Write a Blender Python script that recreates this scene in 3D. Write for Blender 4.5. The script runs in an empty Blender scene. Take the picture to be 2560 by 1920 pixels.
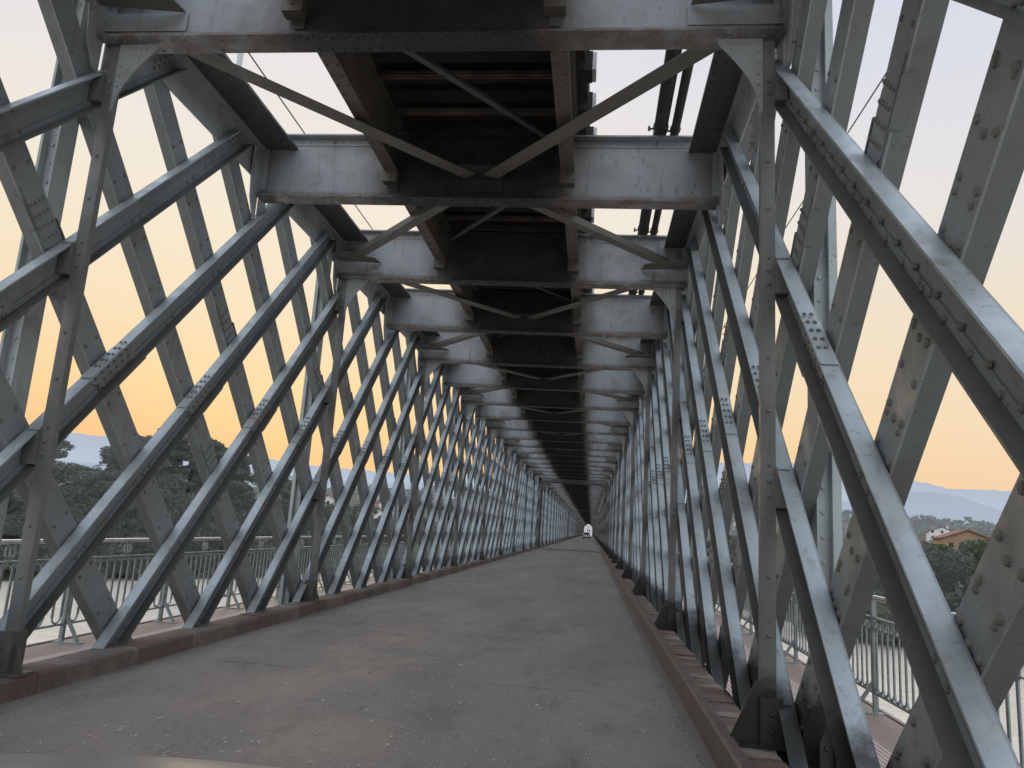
import bpy, math, random
from mathutils import Vector, Matrix
random.seed(7)
sc = bpy.context.scene
C = sc.collection
PI = math.pi
S2 = math.sqrt(2)

# ------------------------------------------------------------------ layout (metres)
Y1, SP = 5.247, 2.978            # first visible cross beam, beam spacing
PITCH = SP / 2                   # lattice pitch
END = 330.0                      # far end of the bridge
PIERS = [59.0, 133.0, 207.0, 281.0]
WX = 2.80                        # plane of the lattice walls
ZB = 5.01                        # underside of the cross beams
ZR = -0.15                       # road surface
ZW = -0.30                       # outer walkways
RX = 4.30                        # railings

# ------------------------------------------------------------------ materials
def mat(name):
    m = bpy.data.materials.new(name); m.use_nodes = True
    nt = m.node_tree; nt.nodes.clear()
    out = nt.nodes.new('ShaderNodeOutputMaterial'); b = nt.nodes.new('ShaderNodeBsdfPrincipled')
    nt.links.new(b.outputs[0], out.inputs[0])
    return m, nt, b
def N(nt, t, **k):
    n = nt.nodes.new(t)
    for a, v in k.items(): setattr(n, a, v)
    return n
def sv(nt, sock, v):
    if hasattr(v, 'links') or isinstance(v, bpy.types.NodeSocket): nt.links.new(v, sock)
    else: sock.default_value = v
def pos(nt, scale=(1, 1, 1)):
    g = N(nt, 'ShaderNodeNewGeometry'); mp = N(nt, 'ShaderNodeMapping')
    nt.links.new(g.outputs['Position'], mp.inputs['Vector']); mp.inputs['Scale'].default_value = scale
    return mp.outputs[0]
def noise(nt, scale, detail=4, vec=None, rough=.55, dist=0):
    n = N(nt, 'ShaderNodeTexNoise'); n.inputs['Scale'].default_value = scale
    n.inputs['Detail'].default_value = detail; n.inputs['Roughness'].default_value = rough
    n.inputs['Distortion'].default_value = dist
    nt.links.new(vec if vec is not None else pos(nt), n.inputs['Vector'])
    return n.outputs['Fac']
def rng(nt, v, a, b, c=0., d=1., smooth=True):
    n = N(nt, 'ShaderNodeMapRange'); n.interpolation_type = 'SMOOTHSTEP' if smooth else 'LINEAR'
    sv(nt, n.inputs[0], v)
    for i, x in enumerate((a, b, c, d)): sv(nt, n.inputs[i + 1], x)
    return n.outputs[0]
def mix(nt, f, a, b, bt='MIX'):
    n = N(nt, 'ShaderNodeMix', data_type='RGBA', blend_type=bt)
    sv(nt, n.inputs[0], f)
    for s, v in ((6, a), (7, b)):
        if isinstance(v, (tuple, list)): v = tuple(v) + ((1.,) if len(v) == 3 else ())
        sv(nt, n.inputs[s], v)
    return n.outputs[2]
def math_(nt, op, a, b=0.):
    n = N(nt, 'ShaderNodeMath', operation=op); sv(nt, n.inputs[0], a); sv(nt, n.inputs[1], b)
    return n.outputs[0]
def xyz(nt):
    g = N(nt, 'ShaderNodeNewGeometry'); s = N(nt, 'ShaderNodeSeparateXYZ'); nt.links.new(g.outputs['Position'], s.inputs[0])
    return s.outputs
def bump(nt, b, h, strength=.3, dist=.01):
    n = N(nt, 'ShaderNodeBump'); n.inputs['Strength'].default_value = strength; n.inputs['Distance'].default_value = dist
    nt.links.new(h, n.inputs['Height']); nt.links.new(n.outputs[0], b.inputs['Normal'])

def steel(name, c1, c2, dirt=(.10, .09, .075), rust_amt=1., rough=.42, kind='bar'):
    m, nt, b = mat(name)
    col = mix(nt, noise(nt, .8, 3), c1, c2)
    col = mix(nt, rng(nt, noise(nt, 1.7, 6, rough=.6), .45, .75, 0, .5), col, dirt)
    col = mix(nt, rng(nt, noise(nt, 30, 3), .63, .73, 0, .45), col, tuple(x * .5 for x in dirt))
    P = xyz(nt)
    rm = rng(nt, noise(nt, 2.2, 7, pos(nt, (1, 1, .6)), rough=.78), .685, .715, 0, .8 * rust_amt)
    stk = rng(nt, noise(nt, 1., 6, pos(nt, (9, 9, .9)), rough=.62), .56, .72, 0, .45)
    col = mix(nt, stk, col, (.12, .095, .07))
    col = mix(nt, rm, col, (.105, .048, .022))
    if kind == 'bar':                                    # grime thrown up by traffic at the feet
        g = math_(nt, 'ADD', P[2], math_(nt, 'MULTIPLY', noise(nt, 4.5, 7, rough=.7), .6))
        gr = rng(nt, g, .55, .82, 1, 0)
        gr = math_(nt, 'MULTIPLY', gr, rng(nt, P[0], -2.9, 2.3, .25, .97))
        col = mix(nt, gr, col, (.020, .022, .018))
    if kind == 'beam':
        ax = math_(nt, 'ABSOLUTE', math_(nt, 'ADD', P[0], .05))
        nn = math_(nt, 'MULTIPLY', noise(nt, 1.3, 4), .7)
        soot_shade = rng(nt, math_(nt, 'ADD', ax, nn), 1.15, 1.75, .93, 0)  # dark centre: soot plus the track deck's shade put into the colour
        brown = rng(nt, math_(nt, 'ADD', ax, nn), 1.35, 1.95, .6, 0)
        col = mix(nt, brown, col, (.13, .10, .065))
        sp = rng(nt, noise(nt, 9, 5, pos(nt, (1.6, 1.6, .35)), rough=.8), .60, .68, 0, .8)
        sp = math_(nt, 'MULTIPLY', sp, rng(nt, P[0], .9, 1.5, .12, 1))
        col = mix(nt, sp, col, (.05, .045, .045))
        fl = rng(nt, P[2], ZB + .05, ZB + .13, .8, 0)
        fl = math_(nt, 'MULTIPLY', fl, rng(nt, noise(nt, 5, 5), .3, .6, .35, 1))
        col = mix(nt, fl, col, (.15, .105, .08))
        edge = rng(nt, math_(nt, 'ABSOLUTE', P[0]), 2.45, 2.75, 0, .45)
        col = mix(nt, edge, col, (.05, .05, .052))
        col = mix(nt, soot_shade, col, (.019, .020, .022))
    nt.links.new(col, b.inputs['Base Color'])
    b.inputs['Roughness'].default_value = rough
    sv(nt, b.inputs['Roughness'], rng(nt, noise(nt, 6, 4), .3, .7, rough - .08, rough + .22))
    b.inputs['Metallic'].default_value = 0.0
    b.inputs['Specular IOR Level'].default_value = .6
    bump(nt, b, noise(nt, 22, 5, rough=.65), .35, .006)
    return m
M = {}
M['inner'] = steel('painted_steel_blue', (.40, .465, .50), (.31, .365, .385), rust_amt=.8)
M['outer'] = steel('painted_steel_grey', (.285, .325, .345), (.225, .245, .25), rust_amt=.8)
M['web'] = steel('painted_steel_web', (.275, .315, .34), (.215, .24, .25), rust_amt=.9)
M['trough'] = steel('shade_toned_steel_trough', (.15, .16, .16), (.105, .11, .105), rust_amt=.8)  # lower flange inside the channel: its shade put into a darker colour
M['outside'] = steel('shade_toned_steel_side', (.165, .195, .20), (.125, .145, .145), rust_amt=.8)  # down-facing side of the outer bars, shade put into the colour
M['foot'] = steel('grimy_steel_foot', (.13, .14, .125), (.09, .09, .08), rust_amt=.8)
M['rivet'] = steel('dark_rivet_heads', (.215, .22, .21), (.15, .14, .12), rust_amt=1.4)  # rusty tint, with the heads' shadow side put into the colour
M['post'] = steel('painted_steel_post', (.205, .23, .24), (.175, .175, .165), rust_amt=1.2)
M['outpost'] = steel('painted_steel_pale', (.42, .49, .50), (.36, .41, .41))
M['beam'] = steel('painted_steel_beam', (.40, .44, .47), (.33, .35, .36), kind='beam')
M['chord'] = steel('painted_steel_chord', (.42, .455, .48), (.34, .365, .38), kind='')
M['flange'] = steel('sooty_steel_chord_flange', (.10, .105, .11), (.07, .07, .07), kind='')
M['stringer'] = steel('rusty_steel_stringer', (.14, .125, .10), (.09, .08, .065), kind='', rust_amt=1.3)
M['brace'] = steel('brown_steel_brace', (.17, .16, .14), (.12, .11, .09), kind='', rust_amt=1.2)

def simple(name, c, rough=.6, metal=0., var=.25, scale=3., c2=None, bmp=0., bs=30, spec=.5):
    m, nt, b = mat(name)
    c2 = c2 or tuple(x * (1 - var) for x in c)
    nt.links.new(mix(nt, rng(nt, noise(nt, scale, 5, rough=.65), .3, .7), c, c2), b.inputs['Base Color'])
    b.inputs['Roughness'].default_value = rough; b.inputs['Metallic'].default_value = metal
    b.inputs['Specular IOR Level'].default_value = spec
    if bmp: bump(nt, b, noise(nt, bs, 5), bmp, .01)
    return m
M['timber'] = simple('tarred_timber', (.018, .015, .013), .8, c2=(.035, .028, .022), scale=4, bmp=.5)
M['timber_end'] = simple('galvanised_strap', (.62, .62, .64), .5, c2=(.4, .38, .38))
M['strap'] = simple('dusty_cross_strap', (.20, .17, .14), .7, c2=(.06, .05, .045))
M['pipe'] = simple('dark_pipe', (.035, .036, .038), .45, c2=(.06, .055, .05))
M['wire'] = simple('black_wire', (.02, .02, .022), .5)
M['railsteel'] = simple('rail_steel', (.12, .09, .07), .5, metal=.4)
M['railing'] = simple('grey_green_iron', (.30, .345, .35), .5, c2=(.20, .23, .23), scale=8)
M['handrail'] = simple('bare_steel_handrail', (.62, .60, .56), .22, metal=.85, c2=(.5, .47, .42))
M['glass'] = simple('dark_glass', (.02, .025, .03), .08, spec=.8)
M['chrome'] = simple('chrome', (.6, .6, .6), .15, metal=1)
M['carpaint'] = simple('silver_paint', (.78, .79, .80), .25, metal=.3, var=.05)
M['bonnet'] = simple('champagne_paint', (.225, .235, .25), .3, metal=.0, var=.15, scale=9)
M['rubber'] = simple('rubber', (.02, .02, .02), .8)
M['tail'] = simple('tail_lamp_red', (.45, .015, .015), .2)
M['plate'] = simple('plate_white', (.75, .75, .72), .4)
M['stone'] = simple('granite', (.13, .115, .10), .85, c2=(.08, .07, .065), scale=2, bmp=.6)
M['whitewall'] = simple('white_render', (.78, .77, .75), .8, c2=(.66, .65, .63), scale=.6)
M['ochre'] = simple('ochre_render', (.35, .24, .155), .85, c2=(.30, .21, .145), scale=.3)
M['roof'] = simple('clay_tiles', (.20, .095, .075), .8, c2=(.14, .075, .06), scale=1.5)
M['window'] = simple('dark_window', (.03, .03, .035), .2)
M['concrete'] = simple('town_concrete', (.45, .44, .43), .8, c2=(.36, .36, .36), scale=.2)
M['trunk'] = simple('bark', (.09, .07, .055), .9, c2=(.05, .04, .035), scale=2)

def leafmat(name, a, b_, haze=(0, 0, 0)):
    m, nt, b = mat(name)
    col = mix(nt, rng(nt, noise(nt, .22, 4), .35, .65), a, b_)
    col = mix(nt, rng(nt, noise(nt, 1.7, 3), .45, .7, 0, .6), col, tuple(min(1, x * 1.7) for x in b_))
    nt.links.new(col, b.inputs['Base Color']); b.inputs['Roughness'].default_value = .75
    b.inputs['Specular IOR Level'].default_value = .2
    oi = N(nt, 'ShaderNodeObjectInfo'); col = mix(nt, rng(nt, oi.outputs['Random'], 0, 1, 0, .55, False), col, tuple(x * 1.9 for x in a)); nt.links.new(col, b.inputs['Base Color'])
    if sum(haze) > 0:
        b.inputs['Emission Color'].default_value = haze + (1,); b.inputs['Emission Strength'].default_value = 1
    return m
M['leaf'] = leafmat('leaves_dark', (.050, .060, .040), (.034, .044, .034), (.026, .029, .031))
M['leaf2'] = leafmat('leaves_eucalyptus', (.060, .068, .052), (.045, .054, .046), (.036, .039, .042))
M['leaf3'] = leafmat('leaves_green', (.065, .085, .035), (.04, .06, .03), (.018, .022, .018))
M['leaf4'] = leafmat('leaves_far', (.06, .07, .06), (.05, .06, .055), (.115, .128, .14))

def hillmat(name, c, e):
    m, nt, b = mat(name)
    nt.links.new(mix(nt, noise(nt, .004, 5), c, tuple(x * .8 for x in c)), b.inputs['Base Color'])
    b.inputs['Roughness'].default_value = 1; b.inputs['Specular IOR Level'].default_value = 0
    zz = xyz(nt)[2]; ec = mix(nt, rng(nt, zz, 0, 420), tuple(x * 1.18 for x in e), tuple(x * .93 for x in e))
    nt.links.new(ec, b.inputs['Emission Color']); b.inputs['Emission Strength'].default_value = 1  # aerial haze put in as emission, paler towards the foot
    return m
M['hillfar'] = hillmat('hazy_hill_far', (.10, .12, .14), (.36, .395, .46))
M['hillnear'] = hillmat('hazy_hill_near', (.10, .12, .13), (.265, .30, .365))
M['land'] = simple('river_bank', (.045, .055, .03), .95, c2=(.07, .065, .045), scale=.05)

def road_mat():
    m, nt, b = mat('worn_asphalt')
    col = mix(nt, rng(nt, noise(nt, .7, 5, pos(nt, (1, .35, 1)), rough=.6), .3, .7), (.285, .255, .232), (.21, .19, .175))
    col = mix(nt, rng(nt, noise(nt, 2.3, 6, pos(nt, (1, .4, 1)), rough=.7), .5, .68, 0, .6), col, (.145, .128, .118))
    col = mix(nt, rng(nt, noise(nt, 90, 3), .52, .68, 0, .6), col, (.36, .33, .31))
    col = mix(nt, rng(nt, noise(nt, 40, 3, rough=.7), .60, .72, 0, .6), col, (.075, .066, .062))
    P = xyz(nt)                                           # oil band in the middle, dust at the edges
    e = rng(nt, math_(nt, 'ABSOLUTE', P[0]), 1.7, 2.6, 0, .45)
    col = mix(nt, math_(nt, 'MULTIPLY', e, noise(nt, 3, 4)), col, (.27, .24, .215))
    st = rng(nt, noise(nt, 7, 5, pos(nt, (1, .16, 1)), rough=.7), .56, .70, 0, .4)
    col = mix(nt, st, col, (.085, .075, .07))
    yy = math_(nt, 'ADD', xyz(nt)[1], math_(nt, 'MULTIPLY', noise(nt, 1.1, 8, rough=.65), .55))
    tl = math_(nt, 'ABSOLUTE', math_(nt, 'SUBTRACT', math_(nt, 'FRACT', math_(nt, 'MULTIPLY', yy, 1 / 2.978)), .5))
    col = mix(nt, math_(nt, 'MULTIPLY', rng(nt, tl, .001, .006, .9, 0), rng(nt, noise(nt, .8, 4), .45, .6)), col, (.05, .045, .042))
    ck = math_(nt, 'ABSOLUTE', math_(nt, 'SUBTRACT', noise(nt, .55, 8, rough=.62), .5))
    col = mix(nt, rng(nt, ck, 0, .003, .35, 0), col, (.05, .045, .042))
    nt.links.new(col, b.inputs['Base Color'])
    sv(nt, b.inputs['Roughness'], rng(nt, noise(nt, 1.1, 4), .3, .7, .48, .75))
    bump(nt, b, math_(nt, 'ADD', noise(nt, 70, 5, rough=.7), math_(nt, 'MULTIPLY', noise(nt, 6, 4), 1.6)), .6, .012)
    return m
M['road'] = road_mat()

def kerb_mat(name, period, red, pale, wear, yoff=0.):
    m, nt, b = mat(name)
    P = xyz(nt)
    s = math_(nt, 'SINE', math_(nt, 'MULTIPLY', math_(nt, 'ADD', P[1], yoff), 2 * PI / period))
    col = mix(nt, rng(nt, s, -.03, .03), red, pale)
    col = mix(nt, rng(nt, noise(nt, 4, 7, rough=.75), .38, .62), col, wear)
    col = mix(nt, rng(nt, noise(nt, 1.2, 4), .5, .75, 0, .7), col, tuple(x * .45 for x in wear))
    col = mix(nt, rng(nt, noise(nt, 30, 4), .5, .7, 0, .5), col, tuple(x * .5 for x in wear))
    nt.links.new(col, b.inputs['Base Color']); b.inputs['Roughness'].default_value = .85
    bump(nt, b, noise(nt, 18, 6, rough=.7), .8, .02)
    return m
M['kerbL'] = kerb_mat('worn_painted_kerb', 1.9, (.16, .098, .088), (.22, .195, .175), (.155, .13, .115))

def plank_mat():
    m, nt, b = mat('worn_timber_kerb')
    P = xyz(nt)
    w = math_(nt, 'ADD', P[1], math_(nt, 'MULTIPLY', noise(nt, 2, 4), .55))
    s = math_(nt, 'SINE', math_(nt, 'MULTIPLY', w, 2 * PI / .52))
    col = mix(nt, rng(nt, s, .1, .75), (.19, .14, .122), (.30, .255, .21))
    big = math_(nt, 'SINE', math_(nt, 'MULTIPLY', P[1], 2 * PI / 2.1))
    col = mix(nt, rng(nt, big, .65, .85, 0, .5), col, (.19, .07, .068))
    col = mix(nt, rng(nt, noise(nt, 5, 6, pos(nt, (.4, 1.6, 1)), rough=.75), .45, .68, 0, .8), col, (.085, .065, .058))
    gr = rng(nt, math_(nt, 'FRACT', math_(nt, 'MULTIPLY', P[1], 1 / .26)), .0, .07, 1, 0)
    col = mix(nt, gr, col, (.03, .025, .022))
    nt.links.new(col, b.inputs['Base Color']); b.inputs['Roughness'].default_value = .85
    bump(nt, b, noise(nt, 25, 5), .7, .015)
    return m
M['plank'] = plank_mat()
M['edgerail'] = simple('rusty_brown_rail', (.155, .122, .107), .5, c2=(.10, .072, .062), scale=6, bmp=.4, bs=40)

def walk_mat():
    m, nt, b = mat('ribbed_walkway')
    P = xyz(nt)
    s = math_(nt, 'SINE', math_(nt, 'MULTIPLY', P[0], 2 * PI / .045))
    ed = rng(nt, math_(nt, 'ABSOLUTE', P[0]), RX - .42, RX - .36)
    col = mix(nt, rng(nt, s, -.4, .6), (.30, .22, .20), (.52, .42, .38))
    col = mix(nt, ed, col, (.26, .20, .175))
    col = mix(nt, rng(nt, noise(nt, 2, 5), .45, .7, 0, .5), col, (.25, .2, .19))
    nt.links.new(col, b.inputs['Base Color']); b.inputs['Roughness'].default_value = .55
    bump(nt, b, s, .5, .006)
    return m
M['walk'] = walk_mat()

def water_mat():
    m, nt, b = mat('river_water')
    col = mix(nt, rng(nt, noise(nt, .05, 4), .35, .65), (.86, .76, .63), (.78, .70, .60))
    nt.links.new(col, b.inputs['Base Color'])
    b.inputs['Metallic'].default_value = .35; b.inputs['Roughness'].default_value = .2
    h = math_(nt, 'ADD', noise(nt, 1.4, 6, pos(nt, (1, .8, 1)), rough=.7), noise(nt, .35, 3))
    bump(nt, b, h, .8, .3)
    return m
M['water'] = water_mat()

# ------------------------------------------------------------------ mesh builder
class MB:
    def __init__(s): s.v = []; s.f = []; s.k = []; s.mi = 0
    def add(s, vs, fs):
        o = len(s.v); s.k += [s.mi] * len(fs); s.v += [tuple(v) for v in vs]; s.f += [tuple(i + o for i in f) for f in fs]
    def box(s, x0, x1, y0, y1, z0, z1):
        s.add([(x0, y0, z0), (x1, y0, z0), (x1, y1, z0), (x0, y1, z0), (x0, y0, z1), (x1, y0, z1), (x1, y1, z1), (x0, y1, z1)],
              [(0, 3, 2, 1), (4, 5, 6, 7), (0, 1, 5, 4), (1, 2, 6, 5), (2, 3, 7, 6), (3, 0, 4, 7)])
    def prism(s, pts, axis, a, b):
        n = len(pts)
        def P(p, t):
            return (t, p[0], p[1]) if axis == 'x' else (p[0], t, p[1]) if axis == 'y' else (p[0], p[1], t)
        s.add([P(p, a) for p in pts] + [P(p, b) for p in pts],
              [tuple(range(n))[::-1], tuple(range(n, 2 * n))] + [(i, (i + 1) % n, n + (i + 1) % n, n + i) for i in range(n)])
    def tube(s, p, q, r, r2=None, n=8, caps=True):
        p = Vector(p); q = Vector(q); r2 = r if r2 is None else r2
        d = (q - p).normalized(); u = d.orthogonal().normalized(); w = d.cross(u)
        vs = []
        for c, rr in ((p, r), (q, r2)):
            for i in range(n):
                a = 2 * PI * i / n; vs.append(c + (u * math.cos(a) + w * math.sin(a)) * rr)
        fs = [(i, (i + 1) % n, n + (i + 1) % n, n + i) for i in range(n)]
        if caps: fs += [tuple(range(n))[::-1], tuple(range(n, 2 * n))]
        s.add(vs, fs)
    def path(s, pts, r, n=6):
        for a, b in zip(pts, pts[1:]): s.tube(a, b, r, n=n)
    def bar(s, p, q, w, t, up=(0, 0, 1)):            # flat bar: w across, t along 'up'
        p = Vector(p); q = Vector(q); d = (q - p).normalized(); up = Vector(up)
        side = d.cross(up).normalized() * (w / 2); u = side.cross(d).normalized() * (t / 2)
        vs = [c + a * side + b * u for c in (p, q) for a, b in ((-1, -1), (1, -1), (1, 1), (-1, 1))]
        s.add(vs, [(0, 3, 2, 1), (4, 5, 6, 7), (0, 1, 5, 4), (1, 2, 6, 5), (2, 3, 7, 6), (3, 0, 4, 7)])
    def rivet(s, p, n, r=.016, h=.011):
        r *= 1.05; h *= 1.4
        p = Vector(p); n = Vector(n).normalized(); u = n.orthogonal().normalized(); w = n.cross(u)
        K = 8; vs = []; old = s.mi; s.mi = 3
        for rr, hh in ((1, 0), (.78, .7)):
            for i in range(K):
                a = 2 * PI * i / K; vs.append(p + (u * math.cos(a) + w * math.sin(a)) * r * rr + n * h * hh)
        vs.append(p + n * h)
        s.add(vs, [(i, (i + 1) % K, K + (i + 1) % K, K + i) for i in range(K)] + [(K + i, K + (i + 1) % K, 2 * K) for i in range(K)])
        s.mi = old
    def mesh(s, name, m, smooth=False):
        me = bpy.data.meshes.new(name); me.from_pydata(s.v, [], s.f)
        for q in (m if isinstance(m, (list, tuple)) else [m]): me.materials.append(q)
        if isinstance(m, (list, tuple)): me.polygons.foreach_set('material_index', s.k)
        if smooth: me.polygons.foreach_set('use_smooth', [True] * len(me.polygons))
        me.update(); return me

def obj(name, me, parent=None, loc=(0, 0, 0), rot=(0, 0, 0), **props):
    o = bpy.data.objects.new(name, me); C.objects.link(o)
    o.location = loc; o.rotation_euler = rot
    if parent is not None: o.parent = parent
    for k, v in props.items(): o[k] = v
    return o
def thing(name, label, cat, loc=(0, 0, 0), rz=0, group=None):
    o = bpy.data.objects.new(name, None); C.objects.link(o); o.empty_display_size = .2
    o.location = loc; o.rotation_euler = (0, 0, rz); o['label'] = label; o['category'] = cat
    if group: o['group'] = group
    return o
def struct(name, me, **k): return obj(name, me, kind='structure', **k)
def one(name, me, label, cat, group=None, **k):
    o = obj(name, me, label=label, category=cat, **k)
    if group: o['group'] = group
    return o

# ------------------------------------------------------------------ the lattice bridge
bridge = thing('lattice_bridge', 'long grey-green riveted steel lattice bridge enclosing the road, rusty cross beams overhead', 'bridge', (0, 0, ZR))
def part(name, me, loc=(0, 0, 0), parent=None, **k):          # parts given in world coordinates
    p = parent or bridge
    base = Vector((0, 0, ZR)) if p is bridge else Vector((0, 0, 0))
    return obj(name, me, p, tuple(Vector(loc) - base), **k)

HW = .118                                                       # half width of a lattice bar
def strip(a, b, z0, z1, sg):                                    # band between offsets a..b across the bar, cut level
    return [(sg * z0 + a * S2, z0), (sg * z0 + b * S2, z0), (sg * z1 + b * S2, z1), (sg * z1 + a * S2, z1)]
def inner_bar(side, style):
    m = MB(); z0, z1 = -.72, 5.60; fx = side * 2.692; w0, w1 = side * 2.786, side * 2.797
    lo, hi = sorted((w0, w1))
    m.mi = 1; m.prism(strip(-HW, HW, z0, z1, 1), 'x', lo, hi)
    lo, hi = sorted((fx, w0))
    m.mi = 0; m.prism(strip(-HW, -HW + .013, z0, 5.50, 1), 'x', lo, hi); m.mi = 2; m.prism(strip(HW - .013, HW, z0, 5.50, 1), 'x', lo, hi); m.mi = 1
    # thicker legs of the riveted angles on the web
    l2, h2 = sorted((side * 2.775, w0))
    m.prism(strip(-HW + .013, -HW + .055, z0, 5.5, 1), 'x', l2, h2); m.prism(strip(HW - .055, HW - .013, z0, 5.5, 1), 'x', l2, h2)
    if style == 0: return m
    n = (-side, 0, 0)
    def web(z, off, r=.016): m.rivet((side * 2.775, z + off * S2 * .5 + 0, z - off * S2 * .5), n, r)
    nodes = [.135 + PITCH * k / 1 for k in range(4)]
    # bars cross every PITCH/2 in height
    z = .135 - PITCH / 2
    while z < 5.2:
        for o in (-.075, .075):
            for dz in (-.045, .045): web(z + dz, o)
        z += PITCH / 2
    if style == 2:
        z = -.5
        while z < 5.3:
            web(z, .088, .017); web(z + .09, .052, .017); web(z + .05, -.088, .017)
            z += .18
    # splice with cover plates at mid height
    zc = 2.42
    for sgn in ((-1, 1) if style == 1 else ()):
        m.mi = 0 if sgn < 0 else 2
        a, b = sorted((sgn * HW, sgn * (HW + .012)))
        m.prism(strip(a, b, zc - .17, zc + .17, 1), 'x', *sorted((side * 2.69, side * 2.79)))
        for i in range(5):
            for fxx in (2.715, 2.755):
                c = zc - .14 + i * .07
                if sgn < 0: m.rivet((side * fxx, c - (HW + .012) / S2 * 1, c + (HW + .012) / S2), (0, -1, 1), .014)
                web(c, sgn * .09, .015)
    m.mi = 1
    if style == 1: m.prism(strip(-.1, .1, zc - .2, zc + .2, 1), 'x', *sorted((side * 2.768, side * 2.776)))
    for i in range(6 if style == 1 else 0):
        for o in (-.085, -.03, .03, .085):
            c = zc - .17 + i * .068; m.rivet((side * 2.768, c + o / S2, c - o / S2), n, .014)
    for i in range(4):                                           # cluster on the chord
        for j in range(4):
            c = 5.29 + i * .07 + (j % 2) * .03; o = -.085 + j * .056
            m.rivet((side * 2.786, c + o / S2, c - o / S2), n, .015)
    return m
def outer_bar(side, style, splice):
    m = MB(); z0, z1 = -.72, 5.45; w0, w1 = side * 2.813, side * 2.824; fx = side * 2.925
    lo, hi = sorted((w0, w1)); m.prism(strip(-HW - .006, HW + .006, z0, z1, -1), 'x', lo, hi)
    lo, hi = sorted((w1, fx))
    m.mi = 1; m.prism(strip(-HW - .006, -HW + .008, z0, z1, -1), 'x', lo, hi); m.mi = 0; m.prism(strip(HW - .008, HW + .006, z0, z1, -1), 'x', lo, hi)
    if style == 0: return m
    n = (-side, 0, 0)
    def web(z, off, r=.016, x=2.813): m.rivet((side * x, -z + off / S2, z + off / S2), n, r)
    z = .135 - PITCH / 2
    while z < 5.2:
        for o in (-.08, .08): web(z + .21, o); web(z - .21, o)
        z += PITCH / 2
    if style == 2:
        z = -.55; k = 0
        while z < 5.3:
            for o in ((-.085, 0, .085) if k % 2 == 0 else (-.085, .085)): web(z + (.02 if o else 0), o, .021)
            z += .15; k += 1
    zc = splice
    if zc:
        m.prism(strip(-.10, .10, zc - .17, zc + .17, -1), 'x', *sorted((side * 2.803, side * 2.813)))
        m.mi = 1
        for sgn in (-1, 1):
            a, b = sorted((sgn * (HW + .006), sgn * (HW + .020)))
            m.prism(strip(a, b, zc - .09, zc + .09, -1), 'x', *sorted((side * 2.80, side * 2.86)))
        for i in range(5):
            for o in (-.075, -.025, .025, .075): web(zc - .13 + i * .065, o, .014, 2.803)
    return m

MI = [M['inner'], M['web'], M['trough'], M['rivet']]; MO = [M['outer'], M['outside'], M['outside'], M['rivet']]  # inner bar: pale lit top, darker web, shaded lower flange put into colours
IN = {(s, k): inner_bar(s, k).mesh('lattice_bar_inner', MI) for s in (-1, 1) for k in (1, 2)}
OUT = {}
for s in (-1, 1):
    for k, sp in ((1, 3.32), (1, 1.77), (1, 0), (2, 3.32), (2, 0)):
        OUT[(s, k, sp)] = outer_bar(s, k, sp).mesh('lattice_bar_outer', MO)
c_in0 = Y1 - .135                                    # inner bars: Y - Z = c_in0 + k*PITCH
c_out0 = Y1 + .135                                   # outer bars: Y + Z = c_out0 + k*PITCH
restI = MB(); restO = MB()
simI = {s: inner_bar(s, 0) for s in (-1, 1)}; simO = {s: outer_bar(s, 0, 0) for s in (-1, 1)}
for s in (-1, 1):
    for k in range(-6, int((END - c_in0) / PITCH)):
        c = c_in0 + k * PITCH; idx = k + 6
        if idx < 49: part('inner_lattice_bar', IN[(s, 2 if c < (1. if s > 0 else -.5) else 1)], (0, c, 0))
        else: restI.add([(v[0], v[1] + c, v[2]) for v in simI[s].v], simI[s].f); restI.k[-len(simI[s].f):] = simI[s].k
    for k in range(-3, int((END - c_out0) / PITCH) + 3):
        c = c_out0 + k * PITCH; idx = k + 3
        if idx < 49:
            key = (s, 2, 0) if c < (5.6 if s > 0 else 2.) else (s, 1, {0: 3.32, 1: 3.32, 2: 1.77, 3: 3.32, 4: 0}[(k - 1) % 5])
            part('outer_lattice_bar', OUT[key], (0, c, 0))
        else: restO.add([(v[0], v[1] + c, v[2]) for v in simO[s].v], simO[s].f); restO.k[-len(simO[s].f):] = simO[s].k
part('inner_lattice_bar', restI.mesh('distant_inner_bars', MI), kind='stuff')
part('outer_lattice_bar', restO.mesh('distant_outer_bars', MO), kind='stuff')

# chords
for s in (-1, 1):
    m = MB(); m.box(*sorted((s * 2.7995, s * 2.8105)), -8, END, 5.24, 5.66)
    m.box(*sorted((s * 2.72, s * 2.7985)), -8, END, 5.625, 5.655)
    ch = part('top_chord', m.mesh('top_chord', M['chord']))
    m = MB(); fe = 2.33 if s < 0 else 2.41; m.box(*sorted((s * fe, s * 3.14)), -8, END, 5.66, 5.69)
    y = -4.
    while y < 60:
        for x in (2.45, 2.54, 2.66, 2.95, 3.08): m.rivet((s * x, y, 5.66), (0, 0, -1), .015)
        y += .15
    obj('chord_flange', m.mesh('chord_flange', M['flange']), ch)
    m = MB(); m.box(*sorted((s * 2.7995, s * 2.8105)), -8, END, -.95, -.36); m.box(*sorted((s * 2.45, s * 3.14)), -8, END, -.98, -.951)
    part('bottom_chord', m.mesh('bottom_chord', M['chord']))

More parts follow.
